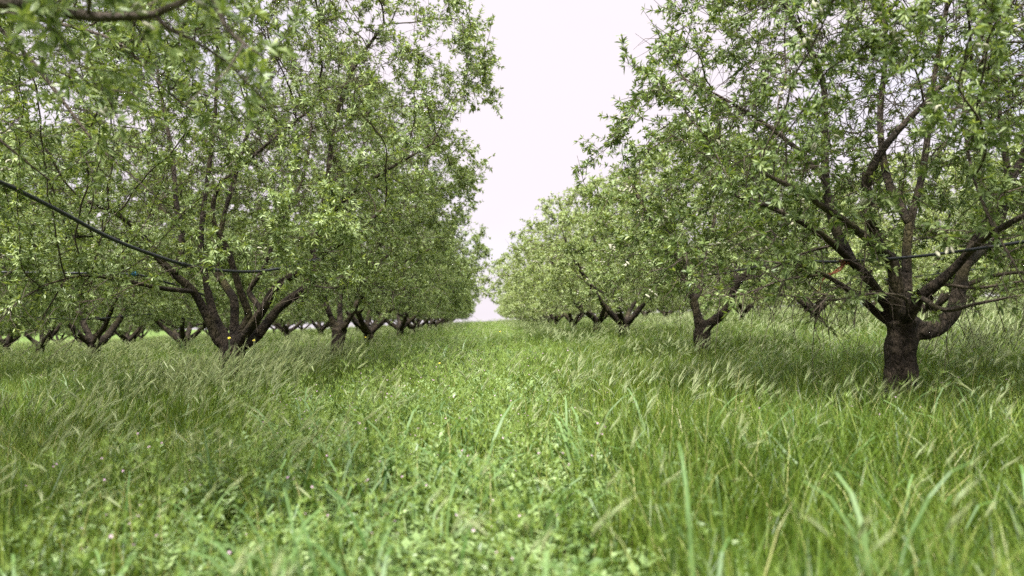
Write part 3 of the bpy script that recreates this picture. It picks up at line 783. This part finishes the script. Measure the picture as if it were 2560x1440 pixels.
# ------------------------------------------------------------------ grass and herbs
def blades(mb, g, n, spread, h, w, lean, curve, wind=(0, 0), seg=4, tint=(.45, .24), m=0, base=None):
    b = np.zeros((n, 3)); a = g.uniform(0, 6.28, n); rr = spread * np.sqrt(g.random(n)); b[:, 0] = rr * np.cos(a); b[:, 1] = rr * np.sin(a)
    if base is not None: b = base
    az = g.uniform(0, 6.28, n); hd = np.stack([np.cos(az), np.sin(az)], -1) + np.array(wind); hd = unit(hd)
    H = g.uniform(*h, n); W = g.uniform(*w, n); th0 = np.abs(g.normal(0, lean, n)); cv = g.uniform(*curve, n)
    tw = g.uniform(-.9, .9, n); wa = np.arctan2(hd[:, 1], hd[:, 0]) + math.pi / 2 + tw
    wd = np.stack([np.cos(wa), np.sin(wa), np.zeros(n)], -1)
    p = b.copy(); pts = [p.copy()]; th = th0.copy()
    for s_ in range(1, seg + 1):
        t = s_ / seg; th = th0 + cv * t ** 1.8
        p = p + (H / seg)[:, None] * np.stack([np.sin(th) * hd[:, 0], np.sin(th) * hd[:, 1], np.cos(th)], -1); pts.append(p.copy())
    V = []
    for s_ in range(seg):
        t = s_ / seg; ww = (W * (1 - t ** 2.2) * (.65 + .35 * min(1, t * 4)))[:, None] * .5
        V += [pts[s_] - wd * ww, pts[s_] + wd * ww]
    V.append(pts[seg]); V = np.stack(V, 1); k = 2 * seg + 1; o = np.arange(n)[:, None] * k
    Q = np.concatenate([o + np.array([2 * q, 2 * q + 1, 2 * q + 3, 2 * q + 2]) for q in range(seg - 1)]) if seg > 1 else None
    T = o + np.array([2 * seg - 2, 2 * seg - 1, 2 * seg])
    tv = np.clip(g.normal(tint[0], tint[1], n), 0, 1)
    mb.add(V.reshape(-1, 3), T, Q, np.repeat(tv, k), m)
    d = unit(np.stack([np.sin(th) * hd[:, 0], np.sin(th) * hd[:, 1], np.cos(th)], -1))
    return pts[seg], d

def slivers(mb, b, d, l, w, g, tint, m):
    n = len(b); s_ = unit(np.cross(d, g.normal(0, 1, (n, 3)))) * w
    V = np.stack([b - s_, b + s_, b + d * l], 1); mb.add(V.reshape(-1, 3), np.arange(n)[:, None] * 3 + np.array([0, 1, 2]), None, np.repeat(np.clip(tint, 0, 1), 3), m)

def heads(mb, g, P, D, m, ln=(.045, .075), awn=(.045, .075)):
    n = len(P)
    for i in range(n):
        L = g.uniform(*ln); d = D[i]; bend = np.array((.35, 0, -.25)) * g.uniform(.3, 1.2)
        C = np.array([P[i], P[i] + d * L * .5, P[i] + d * L + bend * L * .35]); rr = np.array([.002, .0048, .0016])
        tube(mb, C, rr, 4, g.uniform(.1, .6), cap=False); mb.Qm[-1][:] = m
        k = 16; t = g.uniform(0, 1, k)[:, None]; b = C[0] * (1 - t) + C[2] * t
        s_ = unit(g.normal(0, 1, (k, 3))); da = unit(unit(C[2] - C[0]) + s_ * .24 + bend * .35)
        slivers(mb, b, da, g.uniform(*awn, (k, 1)), .0011, g, g.uniform(.4, 1, k), m)

def fine_tuft(g):
    mb = MB(); blades(mb, g, 64, .15, (.22, .50), (.0035, .0062), .16, (.2, 1.5), (.35, 0)); blades(mb, g, 26, .15, (.12, .28), (.003, .005), .35, (.4, 1.6), (.2, 0), seg=3, tint=(.65, .25))
    return mb
def barley_tuft(g):
    mb = MB(); blades(mb, g, 46, .15, (.22, .44), (.004, .0065), .18, (.3, 1.4), (.45, .1))
    P, D = blades(mb, g, 6, .14, (.34, .52), (.0025, .0032), .14, (.2, .8), (.7, .2), seg=4, tint=(.7, .15)); heads(mb, g, P, D, 1)
    return mb
def broad_tuft(g):
    mb = MB(); blades(mb, g, 10, .11, (.32, .62), (.010, .019), .14, (1.5, 3.9), (.25, 0), seg=7, tint=(.5, .25)); blades(mb, g, 20, .13, (.2, .4), (.004, .006), .2, (.3, 1.4), (.2, 0), m=1)
    return mb
def herb_tuft(g):
    mb = MB(); big = g.choice([.8, 1.0, 1.5])
    for f in range(int(17 / big)):
        az = g.uniform(0, 6.28); L = g.uniform(.13, .27) * (.6 + .4 * big); el = g.uniform(R(28), R(80)); hd = np.array((math.cos(az), math.sin(az), 0)); b = np.array((g.normal(0, .07), g.normal(0, .07), g.uniform(0, .10)))
        k = 7; tint = np.clip(g.normal(.45, .2), 0, 1); side = np.cross(hd, (0, 0, 1)); prev = b; e = el
        for q in range(1, k + 1):
            e -= R(8) * g.uniform(.3, 1.6); d = hd * math.cos(e) + np.array((0, 0, math.sin(e))); p = prev + d * L / k
            if q >= 2:
                for s_ in (-1, 1):
                    ld = unit(side * s_ * .85 + d * .55 + np.array((0, 0, g.normal(.1, .2)))); l = .034 * big * math.sin(math.pi * (q / (k + 1)) ** .8) * g.uniform(.8, 1.2) + .008; nrm = np.cross(ld, d); wv = unit(np.cross(ld, (g.normal(0, .25), g.normal(0, .25), 1))) * l * .27
                    V = [p, p + ld * l * .5 + wv, p + ld * l, p + ld * l * .5 - wv + np.array((0, 0, .003))]; mb.add(V, [(0, 1, 2), (0, 2, 3)], None, np.clip(tint + g.normal(0, .08), 0, 1), 0)
            prev = p
        l = .03; wv = side * .009; mb.add([prev, prev + d * l * .5 + wv, prev + d * l, prev + d * l * .5 - wv], [(0, 1, 2), (0, 2, 3)], None, tint, 0)
    blades(mb, g, 16, .15, (.18, .36), (.003, .0055), .18, (.1, 1.1), (.15, 0), m=1, tint=(.6, .25))
    P, D = blades(mb, g, 9, .13, (.22, .42), (.0022, .003), .12, (.0, .5), (.1, 0), m=1, tint=(.6, .2))
    for i in range(len(P)):
        k = int(g.integers(4, 8)); dd = unit(np.array((0, 0, .85)) + g.normal(0, .42, (k, 3))); slivers(mb, np.repeat(P[i][None], k, 0), dd, g.uniform(.025, .05, (k, 1)), .0022, g, g.uniform(.2, 1, k), 2)
        if g.random() < .14:
            c = P[i] + np.array((g.normal(0, .01), g.normal(0, .01), .02)); a = np.arange(5) * 2 * math.pi / 5; nrm = unit(np.array((g.normal(0, .5), -.5, .8))); e1 = unit(np.cross(nrm, (1, 0, 0))); e2 = np.cross(nrm, e1)
            for q in a:
                dv = e1 * math.cos(q) + e2 * math.sin(q); sv = -e1 * math.sin(q) + e2 * math.cos(q); mb.add([c, c + dv * .0035 + sv * .002, c + dv * .0062, c + dv * .0035 - sv * .002], [(0, 1, 2), (0, 2, 3)], None, g.random(), 3)
    return mb

def scatter(name, variants, mats, pts, rot, scl, label):
    """one mesh that holds the tufts and the points they grow on; nodes put a tuft on every point"""
    V, T, Q, Tm, Qm, A, vid = [], [], [], [], [], [], []; o = 0
    for k, mb in enumerate(variants):
        v, t_, q_, tm, qm, a = mb.arrays(); V.append(v); T.append(t_ + o); Q.append(q_ + o); Tm.append(tm); Qm.append(qm); A.append(a); vid.append(np.full(len(v), k)); o += len(v)
    n = len(pts); V.append(pts); A.append(np.zeros(n)); vid.append(np.full(n, -1))
    V = np.concatenate(V); tot = len(V); vid = np.concatenate(vid).astype(np.int32)
    R3 = np.zeros((tot, 3), np.float32); R3[-n:] = rot; S1 = np.ones((tot, 3), np.float32); S1[-n:] = scl; PK = np.zeros(tot, np.int32); PK[-n:] = np.random.default_rng(5).integers(0, len(variants), n)
    me = build_mesh(name, V, np.concatenate(T), np.concatenate(Q), np.concatenate(Tm), np.concatenate(Qm), np.concatenate(A), mats, False,
                    [('vid', 'INT', vid), ('turn', 'FLOAT_VECTOR', R3), ('size', 'FLOAT_VECTOR', S1), ('pick', 'INT', PK)])
    ob = bpy.data.objects.new(name, me); COL.objects.link(ob); tag(ob, label, None, None, 'stuff')
    ng = bpy.data.node_groups.new(name + '_field', 'GeometryNodeTree'); ng.interface.new_socket('Geometry', in_out='INPUT', socket_type='NodeSocketGeometry'); ng.interface.new_socket('Geometry', in_out='OUTPUT', socket_type='NodeSocketGeometry')
    N = ng.nodes; gi = N.new('NodeGroupInput'); go = N.new('NodeGroupOutput'); L = ng.links.new
    def attr(nm, ty):
        a = N.new('GeometryNodeInputNamedAttribute'); a.data_type = ty; a.inputs['Name'].default_value = nm; return [s_ for s_ in a.outputs if s_.enabled and s_.name == 'Attribute'][0]
    def sep(k):
        s_ = N.new('GeometryNodeSeparateGeometry'); s_.domain = 'POINT'; c = N.new('FunctionNodeCompare'); c.data_type = 'INT'; c.operation = 'EQUAL'
        ins = [q for q in c.inputs if q.enabled and q.type == 'INT']; L(attr('vid', 'INT'), ins[0]); ins[1].default_value = k; L(c.outputs[0], s_.inputs['Selection']); L(gi.outputs[0], s_.inputs['Geometry']); return s_.outputs[0]
    jn = N.new('GeometryNodeJoinGeometry')
    for k in range(len(variants)):
        gi_ = N.new('GeometryNodeGeometryToInstance'); L(sep(k), gi_.inputs[0]); L(gi_.outputs[0], jn.inputs[0])
    ip = N.new('GeometryNodeInstanceOnPoints'); L(sep(-1), ip.inputs['Points']); L(jn.outputs[0], ip.inputs['Instance']); ip.inputs['Pick Instance'].default_value = True
    L(attr('pick', 'INT'), ip.inputs['Instance Index']); L(attr('size', 'FLOAT_VECTOR'), ip.inputs['Scale'])
    er = N.new('FunctionNodeEulerToRotation'); L(attr('turn', 'FLOAT_VECTOR'), er.inputs[0]); L(er.outputs[0], ip.inputs['Rotation'])
    L(ip.outputs[0], go.inputs[0])
    md = ob.modifiers.new('field', 'NODES'); md.node_group = ng
    return ob

def patchy(x, y, s, seed):
    g = np.random.default_rng(seed); o = np.zeros_like(x)
    for k in range(6):
        a = g.uniform(0, 6.28); f = s * g.uniform(.6, 2.2); o += np.sin(f * (x * math.cos(a) + y * math.sin(a)) + g.uniform(0, 6.28)) / 2.4
    return o

def field(bands, g):
    """points in the part of the orchard floor that can be seen, more of them close by"""
    X, Y, SC = [], [], []
    for (y0, y1, dens, sc) in bands:
        half0, half1 = .76 * y0 + 1.8, .76 * y1 + 1.8; area = (half0 + half1) * (y1 - y0); n = int(area * dens)
        y = g.uniform(y0, y1, n); h = .76 * y + 1.8; x = g.uniform(-1, 1, n) * h + y * .03; X.append(x); Y.append(y); SC.append(np.full(n, sc))
    return np.concatenate(X), np.concatenate(Y), np.concatenate(SC)

BANDS = [(.45, 3, 50, .9), (3, 6, 46, 1.0), (6, 12, 30, 1.1), (12, 22, 16, 1.3), (22, 45, 7, 1.7), (45, 100, 2.6, 2.3)]
g = np.random.default_rng(77)
X, Y, SC = field(BANDS, g)
lane_c = -.45 + .25 * np.sin(Y * .6) + .2 * np.sin(Y * 1.7 + 1); lane_w = 1.0 + .18 * np.sin(Y * .9 + 2) + np.clip((Y - 6) * .03, 0, .5)
in_lane = np.abs(X - lane_c) < lane_w + g.normal(0, .16, len(X))
pz = patchy(X, Y, 1.1, 3); u = g.random(len(X))
right_near = (X > .5) & (Y < 4.2 + .5 * pz)
p_bar = np.where(in_lane, .06, np.where(right_near, .06, np.clip(  .22 + .24 * pz + .6 * np.exp(-((X + 2.0) / .8) ** 2 - ((Y - 6.2) / 1.5) ** 2) + .5 * np.exp(-((X - 2.0) / .9) ** 2 - ((Y - 6.0) / 1.6) ** 2), .03, .88)))
p_brd = np.where(in_lane, np.where(Y < 4.0, .28, .13), .05)
p_herb = np.where(in_lane, .66, np.where((X < 0) & (Y < 3.4), .38, .03))
kind = np.full(len(X), 0); kind[u < p_bar] = 1; kind[(u >= p_bar) & (u < p_bar + p_brd)] = 2; kind[(u >= p_bar + p_brd) & (u < p_bar + p_brd + p_herb)] = 3
kind[(kind == 3) & (Y > 45)] = 0; kind[(kind == 2) & (Y < 1.7) & (np.abs(X + .2) > .55)] = 0; kind[(kind == 1) & (Y < 1.5)] = 0
def put(k, name, fn, nv, mats, label, hs=1.0, maxrot=.7):
    s_ = kind == k; x, y, sc = X[s_], Y[s_], SC[s_]; n = len(x); gg = np.random.default_rng(100 + k)
    pts = np.stack([x, y, gz(x, y) - .01], -1); rot = np.stack([gg.normal(0, .06, n), gg.normal(0, .06, n), gg.uniform(-maxrot, maxrot, n)], -1)
    hv = np.clip(1 + .16 * patchy(x, y, .9, 9 + k), .7, 1.35) * gg.uniform(.85, 1.15, n) * hs
    low = np.clip((y - .2) / 1.1, .6, 1.0) if k != 2 else np.clip((y - .1) / .8, .6, 1.0) * np.where((y < 4) & (np.abs(x + .2) < 1.2), 1.3, 1.0)
    scl = np.stack([sc, sc, hv * np.minimum(sc, 1.15) * low], -1)
    scatter(name, [fn(np.random.default_rng(200 + 10 * k + q)) for q in range(nv)], mats, pts, rot, scl, label)
put(0, 'grass', fine_tuft, 6, [M_GRASS], 'fine green meadow grass covering the orchard floor', 1.0, 3.1)
put(1, 'barley_grass', barley_tuft, 6, [M_GRASS, M_HEAD], 'wild barley grass with pale silky seed heads blown to the right', 1.0, .6)
put(2, 'broad_grass', broad_tuft, 6, [M_BROAD, M_GRASS], 'broad bluish grass blades bending over the lane', 1.05, 3.1)
put(3, 'herb_cover', herb_tuft, 6, [M_WEED, M_GRASS, M_POD, M_PINK], 'low feathery herbs with yellow green pods and tiny pink flowers along the lane', 1.0, 3.1)

# ------------------------------------------------------------------ single flowers and tall herbs
def flower(u, v, y, label, r=.018):
    top = at(u, v, y); b = np.array((top[0] - .03, y, float(gz(top[0], y)))); o = empty('yellow_flower', b); g = np.random.default_rng(int(u)); top = top - b
    mb = MB(); P = spline(np.array([(0, 0, 0), top * .5 + np.array((.015, 0, 0)), top]), .05); tube(mb, P, np.full(len(P), .0028), 6, .5); mb.obj('stem', M_STEM, o, True)
    mb = MB(); nrm = unit(np.array((g.normal(0, .2), -.8, .6))); e1 = unit(np.cross(nrm, (0, 0, 1))); e2 = np.cross(nrm, e1)
    for ring, (n, rr, lift) in enumerate(((14, 1.0, .1), (12, .75, .35), (8, .45, .6))):
        for q in range(n):
            a = 2 * math.pi * (q + .5 * ring) / n; dv = e1 * math.cos(a) + e2 * math.sin(a); sv = -e1 * math.sin(a) + e2 * math.cos(a)
            mb.add([top, top + dv * r * rr * .6 + sv * r * .14 + nrm * r * lift * .6, top + dv * r * rr + nrm * r * lift, top + dv * r * rr * .6 - sv * r * .14 + nrm * r * lift * .6], [(0, 1, 2), (0, 2, 3)], None, g.random())
    mb.obj('bloom', M_YELLOW, o)
    mb = MB(); blades(mb, g, 7, .02, (.10, .2), (.012, .02), .5, (.4, 1.2), seg=4); mb.obj('leaves', M_WEED, o)
    tag(o, label, 'flower', 'yellow wildflowers in the grass')
flower(573, 845, 8.3, 'yellow wildflower in front of the fork of the large almond trunk', .018)
flower(635, 851, 8.3, 'yellow wildflower just right of the large almond trunk', .016)
flower(914, 843, 14.0, 'tiny yellow wildflower between the second and third trunks of the left row', .018)
flower(1250, 829, 17.0, 'tiny orange yellow wildflower far down the middle of the lane', .018)
flower(1099, 908, 7.0, 'yellow wildflower low in the lane herbs left of centre', .010)

def tall_herb(u, v, y, label, h_px, seed, sc=1.0):
    top = at(u, v, y); b = np.array((top[0], y, float(gz(top[0], y)))); o = empty('leafy_weed', b); g = np.random.default_rng(seed); H = top[2] - b[2]
    st = MB(); lf = MB()
    for s_ in range(4):
        d = np.array((g.normal(0, .10), g.normal(0, .08), H * g.uniform(.7, 1.0))); P = spline(np.array([(0, 0, 0), d * .5 + g.normal(0, .015, 3), d]), .04); tube(st, P, np.linspace(.005, .002, len(P)), 5, .4)
        for f in np.linspace(.25, 1, 8):
            p = P[int(f * (len(P) - 1))]; az = g.uniform(0, 6.28); hd = np.array((math.cos(az), math.sin(az), .25)); L = .13 * sc * (1.2 - .6 * f); side = unit(np.cross(hd, (0, 0, 1)))
            tn = np.clip(g.normal(.35, .15), 0, 1)
            for q in range(1, 6):
                c = p + hd * L * q / 5 - np.array((0, 0, .02 * (q / 5) ** 2)); l = L * .42 * (1 - .12 * q)
                for sg in (-1, 1):
                    e = unit(side * sg + hd * .6); lf.add([c, c + e * l * .5 + hd * l * .22, c + e * l - np.array((0, 0, .008)), c + e * l * .5 - hd * l * .12], [(0, 1, 2), (0, 2, 3)], None, tn)
    st.obj('stem', M_STEM, o, True); lf.obj('leaves', M_WEED, o); tag(o, label, 'weed', 'leafy weeds standing in the grass')
tall_herb(770, 846, 11.0, 'dark leafy weed between the two foremost trunks of the left row', 60, 5, 1.3)
tall_herb(478, 842, 13.0, 'dark leafy weed behind and left of the large almond trunk', 40, 6, 1.0)
tall_herb(1660, 1098, 2.6, 'pale blue green leafy weed at the right edge of the lane', 60, 7, .7)
tall_herb(1790, 1160, 2.2, 'feathery leafy weed nearest the camera on the right edge of the lane', 60, 8, .6)
tall_herb(560, 1075, 3.1, 'clump of green leafy weed in the grass on the near left', 60, 9, .7)
